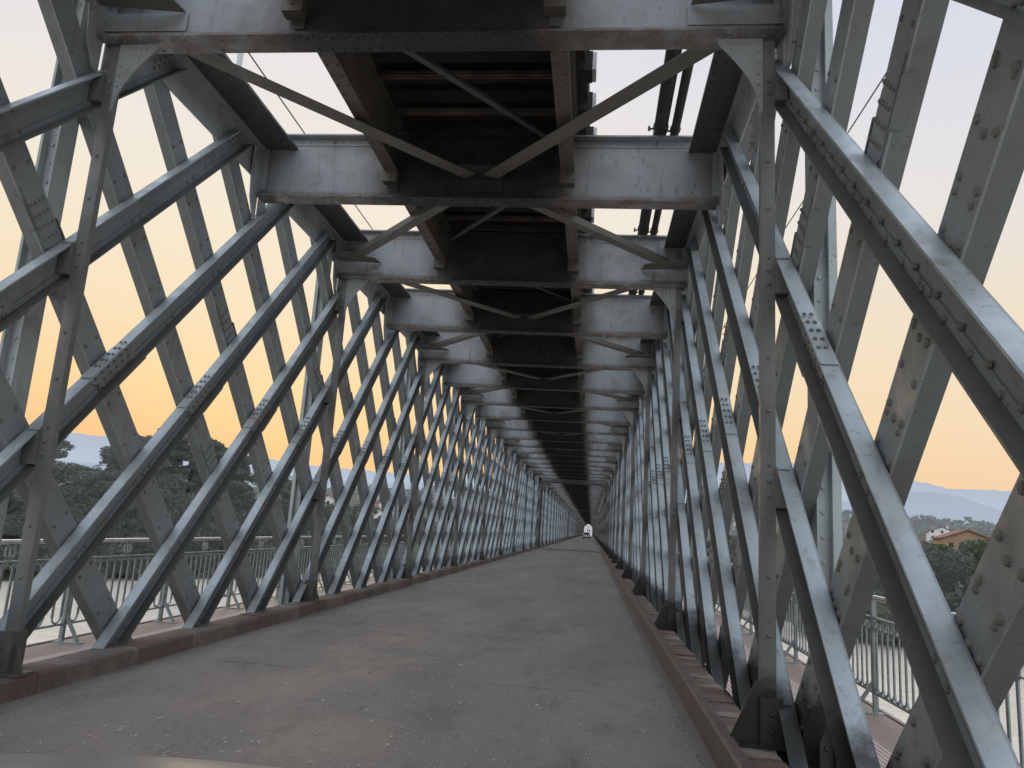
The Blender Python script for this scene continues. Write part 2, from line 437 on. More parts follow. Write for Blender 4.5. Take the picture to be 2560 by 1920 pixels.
# posts on every second beam
def post_mesh(s):
    m = MB(); X = lambda a, b: sorted((s * a, s * b))
    m.box(*X(2.600, 2.690), -.006, .006, -.02, ZB - .02)                 # leg facing along the bridge
    m.box(*X(2.590, 2.600), -.006, .055, -.02, ZB - .02)                 # leg facing the road
    z = .3
    while z < ZB - .5:
        m.rivet((s * 2.645, -.006, z), (0, -1, 0), .013); z += .37
    for k in range(4):
        z = .135 + PITCH * k
        for dz in (-.05, .05): m.rivet((s * 2.645, -.006, z + dz), (0, -1, 0), .017, .014)
        m.box(*sorted((s * 2.685, s * 2.775)), -.05, .05, z - .13, z + .13)
    return m
def foot_mesh(s):
    m = MB(); 
    fx, fz = (2.41, .38) if s > 0 else (2.51, .20)
    m.prism([(s * fx, .012), (s * 2.60, .012), (s * 2.60, fz), (s * 2.575, fz)], 'y', -.022, -.008)
    m.bar((s * fx, -.015, .012), (s * 2.585, -.015, fz + .005), .05, .012, (0, -1, 0))
    m.box(*sorted((s * 2.58, s * 2.72)), -.06, .09, .0, .30)
    m.box(*sorted((s * (fx - .02), s * 2.74)), -.09, .11, .002, .022)
    for z in (.1, .2): m.rivet((s * 2.65, -.06, z), (0, -1, 0), .016)
    return m
def gus_mesh(s):
    m = MB(); pts = [(s * 2.60, ZB - .01), (s * 2.60, ZB - .62)]
    for t in range(7):
        a = t / 6; pts.append((s * (2.58 - .30 * a ** 1.4), ZB - .58 + .52 * a ** .85))
    pts.append((s * 2.26, ZB - .01))
    m.prism(pts, 'y', -.018, -.007)
    for i in range(6): m.rivet((s * (2.56 - .05 * i), -.018, ZB - .05), (0, -1, 0), .014)
    for i in range(5): m.rivet((s * 2.57, -.018, ZB - .12 - .09 * i), (0, -1, 0), .014)
    return m
def outpost_mesh(s):
    m = MB()
    m.box(*sorted((s * 2.935, s * 3.085)), -.10, -.088, -.9, 5.655); m.box(*sorted((s * 2.928, s * 2.935)), -.10, .09, -.9, 5.655)
    m.box(*sorted((s * 3.01, s * 3.02)), -.16, -.10, -.9, 5.655)
    z = -.6
    while z < 5.5: m.rivet((s * 2.965, -.10, z), (0, -1, 0), .016, .012); z += .16
    return m
PM = {s: (post_mesh(s).mesh('post', M['post']), foot_mesh(s).mesh('post_foot', M['foot']), gus_mesh(s).mesh('gusset', M['chord']),
          None, outpost_mesh(s).mesh('outer_post', M['outpost'])) for s in (-1, 1)}
npost = int((END - Y1) / (2 * SP)) + 1
for s in (-1, 1):
    for k in range(-1, npost):
        y = Y1 + 2 * SP * k
        if k < 45:
            p = part('post', PM[s][0], (0, y, 0))
            obj('post_foot', PM[s][1], p); obj('gusset', PM[s][2], p)
            part('outer_post', PM[s][4], (0, y, 0))
rp = MB()
for s in (-1, 1):
    for k in range(45, npost):
        y = Y1 + 2 * SP * k; rp.box(*sorted((s * 2.59, s * 2.69)), y, y + .08, -.02, ZB); rp.box(*sorted((s * 2.93, s * 3.08)), y - .1, y + .2, -.9, 5.65)
part('post', rp.mesh('distant_posts', M['post']), kind='stuff')

# cross beams
def beam_meshes(odd, detail):
    web = MB(); web.box(-2.785, 2.785, -.006, .006, ZB + .02, 5.80)
    for sy in (-1, 1):
        a, b = sorted((sy * .006, sy * .017))
        web.box(-2.76, 2.76, a, b, ZB + .021, ZB + .105); web.box(-2.76, 2.76, a, b, 5.715, 5.799)
        for x in (-1.06, 1.02): web.box(x - .045, x + .045, *sorted((sy * .018, sy * .03)), ZB + .11, 5.71)
    fl = MB(); fl.box(-2.74, 2.74, -.12, .12, ZB, ZB + .019)
    tf = MB(); tf.box(-2.70, 2.70, -.12, .12, 5.801, 5.82)
    gs = []
    for s in (-1, 1):
        gp = MB(); gs.append(gp)
        for sy in (-1, 1):
            gp.prism([(sy * .02, ZB - .28), (sy * .09, ZB - .26), (sy * .2, ZB - .05), (sy * .24, ZB + .2), (sy * .24, 5.62), (sy * .02, 5.62)][::sy], 'x', *sorted((s * 2.762, s * 2.774)))
            gp.box(*sorted((s * 2.68, s * 2.762)), *sorted((sy * .018, sy * .030)), ZB + .11, 5.71)
        if odd:
            gp.mi = 1
            gp.prism([(s * 2.75, -.13), (s * 2.75, -.42), (s * 2.52, -.52), (s * 2.10, -.26), (s * 2.06, -.03)], 'z', 5.285, 5.295)
            gp.prism([(s * 2.75, .13), (s * 2.75, .42), (s * 2.52, .52), (s * 2.10, .26), (s * 2.06, .03)], 'z', 5.285, 5.295)
            gp.mi = 0; gp.box(*sorted((s * 2.04, s * 2.70)), -.026, -.018, ZB + .11, 5.284)
    cg = None
    if not odd:
        cg = MB(); cg.box(-.30, .30, -.40, -.018, 5.283, 5.294); cg.box(-.26, .26, -.032, -.018, ZB + .12, 5.283)
    if detail:
        x = -2.70
        while x < 2.7:
            web.rivet((x, -.017, ZB + .064), (0, -1, 0), .014); web.rivet((x, -.017, 5.757), (0, -1, 0), .014)
            for sy in (-.085, .085, -.045): fl.rivet((x + (.05 if sy == -.045 else 0), sy, ZB), (0, 0, -1), .014)
            x += .105
        for s, gp in zip((-1, 1), gs):
            z = ZB + .17
            while z < 5.65:
                gp.rivet((s * 2.72, -.030, z), (0, -1, 0), .014)
                gp.rivet((s * 2.762, -.12, z), (-s, 0, 0), .014); gp.rivet((s * 2.762, -.19, z), (-s, 0, 0), .014)
                z += .085
    return web, fl, tf, gs, cg
BM = {}
for odd in (0, 1):
    for det in (0, 1):
        w, f, t, g, cg = beam_meshes(odd, det)
        BM[(odd, det)] = (w.mesh('cross_beam', M['beam']), f.mesh('bottom_flange', M['beam']), t.mesh('top_flange', M['beam']), [q.mesh('gusset_plate', [M['chord'], M['brace'], M['chord'], M['chord']]) for q in g] + ([cg.mesh('gusset_plate', M['beam'])] if cg else []))
nb = int((END - Y1) / SP) + 1
restB = MB()
for k in range(-2, nb):
    y = Y1 + SP * k; odd = 1 if k % 2 == 0 else 0
    if k + 2 < 98:
        w, f, t, g = BM[(odd, 1 if k < 22 else 0)]
        b = part('cross_beam', w, (0, y, 0)); obj('bottom_flange', f, b); obj('top_flange', t, b)
        for q in g: obj('gusset_plate', q, b)
    else:
        restB.box(-2.78, 2.78, y - .006, y + .006, ZB + .02, 5.8); restB.box(-2.74, 2.74, y - .12, y + .12, ZB, ZB + .019)
part('cross_beam', restB.mesh('distant_beams', M['beam']), kind='stuff')

# stringers under the track (one length per bay) with their seats
def stringer_mesh(x, wide):
    m = MB(); L0, L1 = .035, SP - .035
    m.box(x - wide, x + wide, L0, L1, 5.345, 5.362); m.box(x - .007, x + .007, L0, L1, 5.363, 5.93); m.box(x - .09, x + .09, L0, L1, 5.931, 5.95)
    m.box(x - .05, x - .008, L0, L1, 5.363, 5.376); m.box(x + .008, x + .05, L0, L1, 5.363, 5.376)
    for sx in (-1, 1):
        y = .15
        while y < SP - .1: m.rivet((x + sx * .05, y, 5.345), (0, 0, -1), .012); y += .16
    seat = MB(); seat.box(x - .085, x + .085, SP - .15, SP - .034, 5.20, 5.344)
    seat.rivet((x, SP - .15, 5.27), (0, -1, 0), .02)
    return m, seat
SM = []
for x, w in ((-1.09, .078), (1.02, .08)):
    a, b = stringer_mesh(x, w); SM.append((a.mesh('stringer', M['stringer']), b.mesh('stringer_seat', M['stringer'])))
restS = MB()
for k in range(-2, nb - 1):
    for a, b in SM:
        if k < 48:
            o = part('stringer', a, (0, Y1 + SP * k, 0)); obj('stringer_seat', b, o)
for x in (-1.09, 1.02): restS.box(x - .08, x + .08, Y1 + SP * 48, END, 5.345, 5.93)
part('stringer', restS.mesh('distant_stringers', M['stringer']), kind='stuff')

# wind bracing: V between odd beam corners and the middle of even beams
def brace_mesh(sx, d):                        # d=+1 from corner at y=0 to middle at y=SP ; -1 the reverse
    m = MB(); z = 5.27
    a = (sx * 2.45, .25, z) if d > 0 else (sx * 2.45, SP - .25, z); b = (sx * .12, SP - .15, z) if d > 0 else (sx * .12, .15, z)
    m.bar(a, b, .18 if d > 0 else .14, .012); 
    dv = (Vector(b) - Vector(a)).normalized(); sd = dv.cross(Vector((0, 0, 1))) * (.084 if d > 0 else .064) * (1 if sx * d > 0 else -1)
    m.bar(Vector(a) + sd + Vector((0, 0, .045)), Vector(b) + sd + Vector((0, 0, .045)), .012, .08)
    for e, dd in ((a, dv), (b, -dv)):
        for i in range(4): m.rivet(Vector(e) + dd * (.05 + .07 * i) + Vector((0, 0, -.006)) + sd * (.4 if i % 2 else -.4), (0, 0, -1), .014)
    return m.mesh('wind_brace', M['brace'])
WB = {(sx, d): brace_mesh(sx, d) for sx in (-1, 1) for d in (-1, 1)}
for k in range(-2, 44):
    d = 1 if k % 2 == 0 else -1
    for sx in (-1, 1): part('wind_brace', WB[(sx, d)], (0, Y1 + SP * k, 0))
# thin diagonal between the stringers
m = MB(); m.bar((-.95, .3, 5.6), (.9, SP - .3, 5.6), .07, .012); m.bar((-.95, .3, 5.63), (.9, SP - .3, 5.63), .012, .06); td = m.mesh('track_brace', M['flange'])
for k in range(-1, 24):
    o = part('track_brace', td, (0, Y1 + SP * k, 0))
    if k % 2 == 1: o.scale = (-1, 1, 1)

# heavy frames at the piers
for py in PIERS:
    m = MB()
    for s in (-1, 1):
        for dy in (-1.15, -.75, -.3, .3, .75, 1.15):
            m.box(*sorted((s * 2.50, s * 3.15)), py + dy - .05, py + dy + .05, -.14, 5.65)
        m.box(*sorted((s * 2.78, s * 2.795)), py - 1.2, py + 1.2, -.14, 5.2)
        m.prism([(s * 2.49, 4.95), (s * 2.49, 4.2), (s * 1.9, 4.95)], 'y', py - 1.16, py - 1.12)
    m.box(-2.77, 2.77, py - 1.2, py - 1.17, 4.95, 5.6); m.box(-2.77, 2.77, py + 1.17, py + 1.2, 4.95, 5.6)
    m.box(-2.77, 2.77, py - 1.3, py - 1.05, 4.935, 4.949)
    part('pier_frame', m.mesh('pier_frame', M['post']))

# ------------------------------------------------------------------ railway track on top
track = thing('railway_track', 'railway track of dark tarred timber sleepers carried above the cross beams', 'railway track', (0, 0, 5.95))
slm = MB(); slm.box(-1.22, 1.22, -.12, .12, .002, .22)
slm2 = MB(); slm2.box(-1.30, 1.275, -.12, .12, .002, .22)
cap = MB(); cap.box(1.276, 1.315, -.115, .115, .01, .21); cap = cap.mesh('end_plate', M['timber_end'])
slm, slm2 = slm.mesh('sleeper', M['timber']), slm2.mesh('sleeper', M['timber'])
SPC = .372; rs = MB(); i = 0; y = 1.2
while y < END:
    if i < 99:
        o = obj('sleeper', slm2 if i % 2 == 0 else slm, track, (random.uniform(-.015, .015), y, 0))
        if i % 2 == 0: obj('end_plate', cap, o)
    else: rs.box(-1.28, 1.28, y - .12, y + .12, .002, .22)
    y += SPC; i += 1
obj('sleeper', rs.mesh('distant_sleepers', M['timber']), track, kind='stuff')
m = MB(); m.box(-1.24, 1.24, -2, END, .222, .26); obj('walking_boards', m.mesh('boards', M['timber']), track)
for x in (-.835, .835):
    m = MB(); m.box(x - .065, x + .065, -2, END, .262, .28); m.box(x - .01, x + .01, -2, END, .281, .38); m.box(x - .035, x + .035, -2, END, .381, .42)
    obj('rail', m.mesh('rail', M['railsteel']), track)
m = MB(); m.box(-.98, .92, -.035, -.012, -.075, -.03); m.box(-.98, .92, .012, .035, -.075, -.03); m.box(-.98, .92, -.035, .035, -.03, -.022); stm = m.mesh('cross_strap', M['strap'])
for k in range(0, 24):
    for f_ in (.12, .36, .60, .84): obj('cross_strap', stm, track, (0, Y1 + SP * (k - 1 + f_), 0))
# pipes on the right of the track
for nm, x, r, lab in (('pipe', 2.07, .078, 'thicker black service pipe running overhead right of the track'), ('pipe', 2.235, .050, 'thinner black service pipe running overhead beside the right chord')):
    root = thing('service_pipe', lab, 'pipe', (x, 0, 5.822 + r), group='service pipes along the top right')
    m = MB(); m.tube((0, -3, 0), (0, END, 0), r, n=16); obj('pipe', m.mesh('pipe', M['pipe'], True), root)
    m = MB()
    for k in range(0, 1):
        y = 0; m.tube((0, y - .02, 0), (0, y + .02, 0), r + .012, n=16); m.tube((-r - .05, y, -.02), (-r, y, -.02), .012); m.tube((-r - .055, y, -.045), (-r - .055, y, .01), .014)
    m = m.mesh('pipe_clamp', M['pipe'])
    for k in range(0, 30): obj('pipe_clamp', m, root, (0, Y1 + SP * k - .16, 0))

# upper cables with their slim poles
def sag(x, z, y0, y1, dip, n=10): return [(x, y0 + (y1 - y0) * i / n, z - dip * 4 * (i / n) * (1 - i / n)) for i in range(n + 1)]
for x, z, lab, ph in ((-3.1, 6.95, 'thin dark cable strung above the left chord between slim poles', 7.95), (4.9, 7.2, 'thin dark cable hanging outside the right lattice wall', 2.5)):
    m = MB(); y = ph - 4 * SP
    while y < END - 15: m.path(sag(x, z, y, y + 4 * SP, .06), .010, 5); y += 4 * SP
    one('overhead_cable', m.mesh('cable', M['wire']), lab, 'cable')
pm = MB(); pm.tube((0, 0, 5.69), (0, 0, 7.02), .035, n=10); pm.tube((0, 0, 7.02), (0, 0, 7.06), .045, .02, n=10); pm = pm.mesh('cable_pole', M['outpost'], True)
for k in range(0, 10):
    one('cable_pole', pm, 'slim pale grey pole with rounded cap standing on the left top chord', 'pole', 'cable poles on the left chord', loc=(-3.1, 7.95 + 4 * SP * k, 0))
xm = MB(); xm.tube((4.9, 0, -.3), (4.9, 0, 7.25), .04, n=8); xm.bar((3.1, 0, 5.6), (4.9, 0, 7.1), .05, .05); xm = xm.mesh('cable_pole', M['outpost'])
for k in range(3, 9):
    one('cable_pole', xm, 'tall slim cable pole standing outside the right lattice wall', 'pole', 'cable poles outside the right wall', loc=(0, 2.5 + 4 * SP * k, 0))

# ------------------------------------------------------------------ road, kerbs, walkways
def strip_mesh(name, m_, x0, x1, z0, z1, y0=-6., y1=END + 60, n=60, jit=0.):
    m = MB(); ys = [y0 + (y1 - y0) * (i / n) ** 2 for i in range(n + 1)]
    for a, b in zip(ys, ys[1:]): m.box(x0, x1, a, b, z0, z1)
    return m.mesh(name, m_)
rm = MB(); rm.box(-2.62, 2.62, -6, END + 70, -.42, ZR)
struct('road', rm.mesh('road', M['road']))
# expansion joints across the road
jm = MB()
for py in [p for p in PIERS]:
    jm.box(-2.48, 2.30, py - .12, py + .12, ZR + .002, ZR + .012)
struct('expansion_joints', jm.mesh('joints', M['rubber']))
m = MB(); y = -6.; random.seed(3)
while y < 120:                                                   # cast kerb blocks, each a hair out of line
    L = 1.9; dx = random.uniform(-.012, .012); dz = random.uniform(-.006, .006)
    m.prism([(-2.78, -.3), (-2.50 + dx, -.3), (-2.50 + dx, -.018 + dz), (-2.52 + dx, dz), (-2.78, dz)], 'y', y + .006, y + L - .006)
    y += L
m.box(-2.78, -2.50, y, END, -.3, 0)
struct('kerb_left', m.mesh('kerb_left', M['kerbL']))
m = MB(); y = -6.
while y < 120:
    dz = random.uniform(-.008, .006); m.box(2.432, 2.655 + random.uniform(-.006, .01), y + .004, y + .256, -.16, dz); y += .26
m.box(2.432, 2.655, y, END, -.16, 0)
struct('kerb_right', m.mesh('kerb_right', M['plank']))
m = MB(); m.prism([(2.325, ZR - .02), (2.43, ZR - .02), (2.43, .028), (2.415, .045), (2.35, .045), (2.335, .03)], 'y', -6, END)
struct('kerb_rail', m.mesh('kerb_rail', M['edgerail']))
# pale worn patches of filler between asphalt and kerb rail
m = MB()
random.seed(12); y = 1.5
while y < 30:
    L = random.uniform(.03, .16); x = 2.235 + random.uniform(-.012, .012); w = random.uniform(.006, .018)
    m.prism([(x - w, y), (x + w * .6, y + L * .1), (x + w, y + L * .8), (x - w * .3, y + L)], 'z', ZR + .001, ZR + .006); y += L + random.expovariate(1 / .09)
struct('road_edge_filler', m.mesh('filler', simple('pale_filler', (.26, .24, .21), .8)))
for s, nm in ((-1, 'walkway_left'), (1, 'walkway_right')):
    m = MB(); m.box(*sorted((s * 2.98, s * (RX + .08))), -6, END, ZW - .05, ZW)
    m.box(*sorted((s * (RX + .081), s * (RX + .12))), -6, END, ZW - .22, ZW + .015)
    struct(nm, m.mesh(nm, M['walk']))
# grit and litter on the asphalt
m = MB(); random.seed(5)
for i in range(7000):
    y = 1.6 + random.expovariate(1 / 7.); x = random.uniform(-2.45, 2.2)
    if random.random() < .6: x = random.gauss(-.55, .55)
    if not -2.45 < x < 2.25 or y > 60: continue
    r = random.uniform(.0028, .008) * (1 + (random.random() < .06) * 1.2); a = random.uniform(0, PI); n = random.choice((3, 4, 5))
    el = random.uniform(1, 2.)
    pts = [(x + r * math.cos(a + 2 * PI * j / n) * random.uniform(.7, 1.2), y + r * el * math.sin(a + 2 * PI * j / n) * random.uniform(.7, 1.2)) for j in range(n)]
    m.prism(pts, 'z', ZR + .001, ZR + r * .45 + .001)
obj('grit', m.mesh('grit', simple('pale_grit', (.66, .62, .55), .8, c2=(.38, .35, .31), scale=11)), kind='stuff', label='pale grit and dry leaf crumbs scattered over the asphalt', category='grit')

# ------------------------------------------------------------------ railings
def arc(cx, cz, r, a0, a1, n, x): return [(x, cx + r * math.cos(a0 + (a1 - a0) * i / n), cz + r * math.sin(a0 + (a1 - a0) * i / n)) for i in range(n + 1)]
def panel(L, fancy):
    m = MB(); n = int(round(L / .139)); d = L / n
    for i in range(n):
        y = d * (i + .5)
        m.box(-.006, .006, y - .016, y + .016, -.02, .50 if fancy else .58)
        if i % 2 == 0 or fancy:
            m.path(arc(y + d / 2, -.02, d / 2, PI, 2 * PI, 4, 0), .011, 4)
        if fancy:
            m.path(arc(y, .53, .038, 0, 2 * PI, 6, 0), .008, 4); m.path(arc(y + d / 2, .44, d / 2, PI, 0, 4, 0), .008, 4)
        else: m.path(arc(y + d / 2, .50, d / 2, PI, 0, 4, 0), .009, 4)
    return m.mesh('baluster_panel', M['railing'])
def rpost(s, ring):
    m = MB(); m.box(-.022, .022, -.022, .022, ZW, .79)
    m.bar((0, 0, .02), (-s * .20, 0, ZW + .01), .03, .03, (0, 1, 0)); m.box(*sorted((s * .07, -s * .25)), -.05, .05, ZW, ZW + .012)
    return m.mesh('railing_post', M['railing'])
SPR = {-1: 1.95, 1: 2.93}
for s, lab in ((-1, 'grey-green iron railing with tubular handrail along the left outer walkway'), (1, 'ornate iron railing with arched balusters along the right outer walkway')):
    root = thing('railing', lab, 'railing', (s * RX, 0, 0)); L = SPR[s]; y0 = 8.13 - L * int((8.13 + 3) / L)
    m = MB(); m.path(arc(L / 2, .70, .07, 0, 2 * PI, 10, 0), .014, 5); m.box(-.01, .01, L / 2 - .012, L / 2 + .012, .62, .79); sc_ = m.mesh('rail_scroll', M['railing'])
    pn = panel(L, s > 0); ps = rpost(s, s < 0); nn = int((END - y0) / L); far = MB()
    for i in range(nn):
        y = y0 + L * i
        if i < 60: obj('baluster_panel', pn, root, (0, y, 0)); obj('railing_post', ps, root, (0, y, 0)); (obj('rail_scroll', sc_, root, (0, y, 0)) if s < 0 else None)
        else:
            far.box(-.02, .02, y - .02, y + .02, ZW, .79)
            for j in range(14): far.box(-.006, .006, y + L * j / 14, y + L * j / 14 + .03, -.1, .6)
    obj('railing_post', far.mesh('distant_railing', M['railing']), root, kind='stuff')
    m = MB(); m.tube((0, y0, .80), (0, END, .80), .024, n=10); obj('handrail', m.mesh('handrail', M['handrail'], True), root)
    m = MB(); m.box(-.02, .02, y0, END, .594, .612); obj('middle_rail', m.mesh('middle_rail', M['railing']), root)
    m = MB(); m.box(-.02, .02, y0, END, -.115, -.095); obj('bottom_rail', m.mesh('bottom_rail', M['railing']), root)

# ------------------------------------------------------------------ far end: stone portal and the white house behind it
pt = thing('stone_gateway', 'dark granite gateway tower with round arch closing the far end of the bridge', 'gateway', (0, END + 3, ZR))
m = MB(); a0 = 1.78; pts = [(-6, 0), (-a0, 0)] + [(-a0 * math.cos(t * PI / 12), 3.3 + a0 * math.sin(t * PI / 12)) for t in range(13)] + [(a0, 0), (6, 0), (6, 10), (-6, 10)]
m.prism(pts, 'y', 0, 3.); obj('wall', m.mesh('gateway_wall', M['stone']), pt)
m = MB()
for t in range(13):
    a = PI * (t + .5) / 13; c, s_ = math.cos(a), math.sin(a)
    m.bar((c * (a0 + .02), -.06, 3.3 + s_ * (a0 + .02)), (c * (a0 + .5), -.06, 3.3 + s_ * (a0 + .5)), .40, .12, (0, 1, 0))
obj('arch_ring', m.mesh('arch_ring', M['stone']), pt)
wh = thing('white_building', 'white gabled building with two tall dark windows framed by the far gateway', 'building', (0, 372, ZR))
m = MB(); m.prism([(-3.2, 0), (3.2, 0), (3.2, 4.3), (1.0, 4.6), (1.0, 5.3), (.5, 5.6), (-.5, 5.6), (-1.0, 5.3), (-1.0, 4.6), (-3.2, 4.3)], 'y', 0, 8); obj('wall', m.mesh('facade', M['whitewall']), wh)
for x in (-.42, .42):
    m = MB(); m.prism([(x - .17, 1.6), (x + .17, 1.6), (x + .17, 2.9)] + [(x + .17 * math.cos(t * PI / 6), 2.9 + .17 * math.sin(t * PI / 6)) for t in range(1, 6)] + [(x - .17, 2.9)], 'y', -.03, .0); obj('window', m.mesh('window', M['window']), wh)
m = MB(); m.prism([(.24 * math.cos(t * PI / 6), 3.75 + .24 * math.sin(t * PI / 6)) for t in range(12)], 'y', -.03, 0); obj('round_window', m.mesh('window', M['window']), wh)
m = MB(); m.prism([(-3.3, 4.31), (3.3, 4.31), (0, 5.5)], 'y', .6, 8.2); obj('roof', m.mesh('roof', M['stone']), wh)

# ------------------------------------------------------------------ cars
def wheel(parent, x, y, r=.31, w=.2):
    m = MB(); m.tube((-w / 2, 0, 0), (w / 2, 0, 0), r, n=24); o = obj('wheel', m.mesh('tyre', M['rubber'], False), parent, (x, y, r))
    m = MB(); m.tube((-w / 2 - .01, 0, 0), (w / 2 + .01, 0, 0), r * .62, n=16); obj('rim', m.mesh('rim', M['chrome']), o)
def loft(secs, cap=True):
    m = MB(); n = len(secs[0]); vs = [v for s in secs for v in s]; fs = []
    for i in range(len(secs) - 1):
        for j in range(n): fs.append((i * n + j, i * n + (j + 1) % n, (i + 1) * n + (j + 1) % n, (i + 1) * n + j))
    if cap: fs += [tuple(range(n))[::-1], tuple((len(secs) - 1) * n + j for j in range(n))]
    m.add(vs, fs); return m
# distant hatchback driving away
car = thing('car', 'small silver hatchback seen from behind far down the bridge road', 'car', (.42, 175, ZR))
def csec(y, z0, zb, zt, w, wt):
    return [(-w, y, z0), (w, y, z0), (w * 1.02, y, z0 + .25), (w, y, zb - .05), (w * .96, y, zb), (wt, y, zt - .05), (wt * .9, y, zt), (-wt * .9, y, zt), (-wt, y, zt - .05), (-w * .96, y, zb), (-w, y, zb - .05), (-w * 1.02, y, z0 + .25)]
secs = [csec(-.02, .30, .88, .90, .78, .72), csec(.05, .22, .92, .95, .84, .76), csec(.45, .2, .92, 1.40, .87, .62), csec(1.0, .2, .92, 1.47, .88, .64), csec(2.1, .2, .92, 1.45, .88, .64), csec(2.9, .2, .92, .98, .88, .80), csec(3.7, .22, .78, .80, .85, .78), csec(3.95, .3, .6, .62, .75, .7)]
obj('body', loft(secs).mesh('body', M['carpaint']), car)
m = MB(); m.add([(-.68, .035, .97), (.68, .035, .97), (.56, .40, 1.38), (-.56, .40, 1.38)], [(0, 1, 2, 3)]); obj('rear_window', m.mesh('rear_window', M['glass']), car)
m = MB(); m.box(-.82, .82, -.06, .1, .26, .46); obj('bumper', m.mesh('bumper', M['rubber']), car)
for s in (-1, 1):
    m = MB(); m.box(*sorted((s * .60, s * .84)), -.05, .1, .66, .88); obj('tail_lamp', m.mesh('tail_lamp', M['tail']), car)
    m = MB(); m.box(*sorted((s * .88, s * 1.02)), 2.45, 2.55, .93, 1.05); obj('mirror', m.mesh('mirror', M['carpaint']), car)
    m = MB(); m.add([(s * .875, .7, .95), (s * .875, 2.6, .95), (s * .655, 2.0, 1.39), (s * .645, 1.0, 1.39)], [(0, 1, 2, 3)]); obj('side_window', m.mesh('side_window', M['glass']), car)
m = MB(); m.box(-.26, .26, -.07, -.04, .60, .71); obj('number_plate', m.mesh('plate', M['plate']), car)
for x in (-.76, .76):
    for y in (.7, 3.2): wheel(car, x, y)

# the car the photo was taken from: only its bonnet edge shows
me_ = thing('car', 'champagne grey car whose bonnet edge shows at the bottom left', 'car', (.78, 0, ZR))
def bs(y, zc, w, drop):
    pts = []
    for i in range(17):
        t = -1 + 2 * i / 16
        pts.append((w * t, y - .10 * abs(t) ** 3 * (1 if y > 1 else 0), zc - drop * abs(t) ** 2.6))
    return pts
rows = [(a, b - .036, c_, d_) for a, b, c_, d_ in [(.55, 1.045, .95, .07), (.8, 1.02, .96, .07), (1.1, .99, .97, .07), (1.4, .95, .97, .07), (1.62, .912, .96, .07), (1.74, .885, .95, .07), (1.80, .862, .94, .07), (1.84, .81, .92, .07)]]
m = MB(); vs = []; n = 17
for r_ in rows: vs += bs(*r_)
fs = [(i * n + j, i * n + j + 1, (i + 1) * n + j + 1, (i + 1) * n + j) for i in range(len(rows) - 1) for j in range(n - 1)]
m.add(vs, fs)
obj('bonnet', m.mesh('bonnet', M['bonnet'], True), me_)
fsec = lambda y, zt, w: [(-w, y, .25), (w, y, .25), (w * 1.03, y, .5), (w * .98, y, zt), (-w * .98, y, zt), (-w * 1.03, y, .5)]
obj('body', loft([fsec(.5, .87, .93), fsec(1.2, .81, .93), fsec(1.7, .73, .90), fsec(1.82, .60, .78), fsec(1.90, .5, .70)]).mesh('body', M['bonnet']), me_)
m = MB(); m.box(-.45, .45, 1.86, 1.93, .32, .48); obj('grille', m.mesh('grille', M['rubber']), me_)
for s in (-1, 1):
    m = MB(); m.add([(s * .45, 1.905, .56), (s * .80, 1.72, .56), (s * .80, 1.66, .68), (s * .45, 1.83, .66)], [(0, 1, 2, 3)]); obj('headlight', m.mesh('headlight', M['glass']), me_)
    wheel(me_, s * .74, 1.15)

# ------------------------------------------------------------------ land, river, hills
def sm(t): t = max(0., min(1., t)); return t * t * (3 - 2 * t)
SH = [(-4000, -900), (-600, -20), (-250, 60), (-112, 124), (-100, 132), (-92, 165), (-82, 215), (-60, 285), (-20, 322), (18, 318), (40, 170), (49, 146), (70, 133), (200, 100), (600, 20), (4000, -900)]
def shore(x):
    if x <= SH[0][0]: return SH[0][1]
    for (a, ya), (b, yb) in zip(SH, SH[1:]):
        if x <= b: return ya + (yb - ya) * (x - a) / (b - a)
    return SH[-1][1]
def height(x, y):
    d = (y - shore(x)) * .8
    if d <= 0: return max(-19., -14.2 + d * .4)
    h = -14.2 + 8 * sm(d / 18) + 7 * sm((d - 25) / 120)
    h += max(0, y - 260) * .046 * sm((y - 260) / 300)
    return min(h, 42 + 8 * math.sin(x * .004) + 6 * math.sin(y * .003 + x * .001))
def axis_(a, b, dense0, dense1, ds, ns):
    v = [dense0 + ds * i for i in range(int((dense1 - dense0) / ds) + 1)]
    v = [a + (dense0 - a) * (1 - (1 - i / ns) ** 0.4) for i in range(0)] + v
    lo = []; x = dense0; st = ds
    while x > a: st *= 1.25; x -= st; lo.append(max(x, a))
    hi = []; x = v[-1]; st = ds
    while x < b: st *= 1.25; x += st; hi.append(min(x, b))
    return lo[::-1] + v + hi
xs = axis_(-12000, 12000, -160, 130, 4, 0); ys = axis_(-6000, 14000, 90, 400, 5, 0)
m = MB(); vs = [(x, y, height(x, y)) for y in ys for x in xs]; W = len(xs)
m.add(vs, [(j * W + i, j * W + i + 1, (j + 1) * W + i + 1, (j + 1) * W + i) for j in range(len(ys) - 1) for i in range(W - 1)])
struct('ground', m.mesh('ground', M['land'], True))
m = MB(); m.add([(-12000, -6000, -14), (12000, -6000, -14), (12000, 2500, -14), (-12000, 2500, -14)], [(0, 1, 2, 3)])
struct('river', m.mesh('river', M['water']))

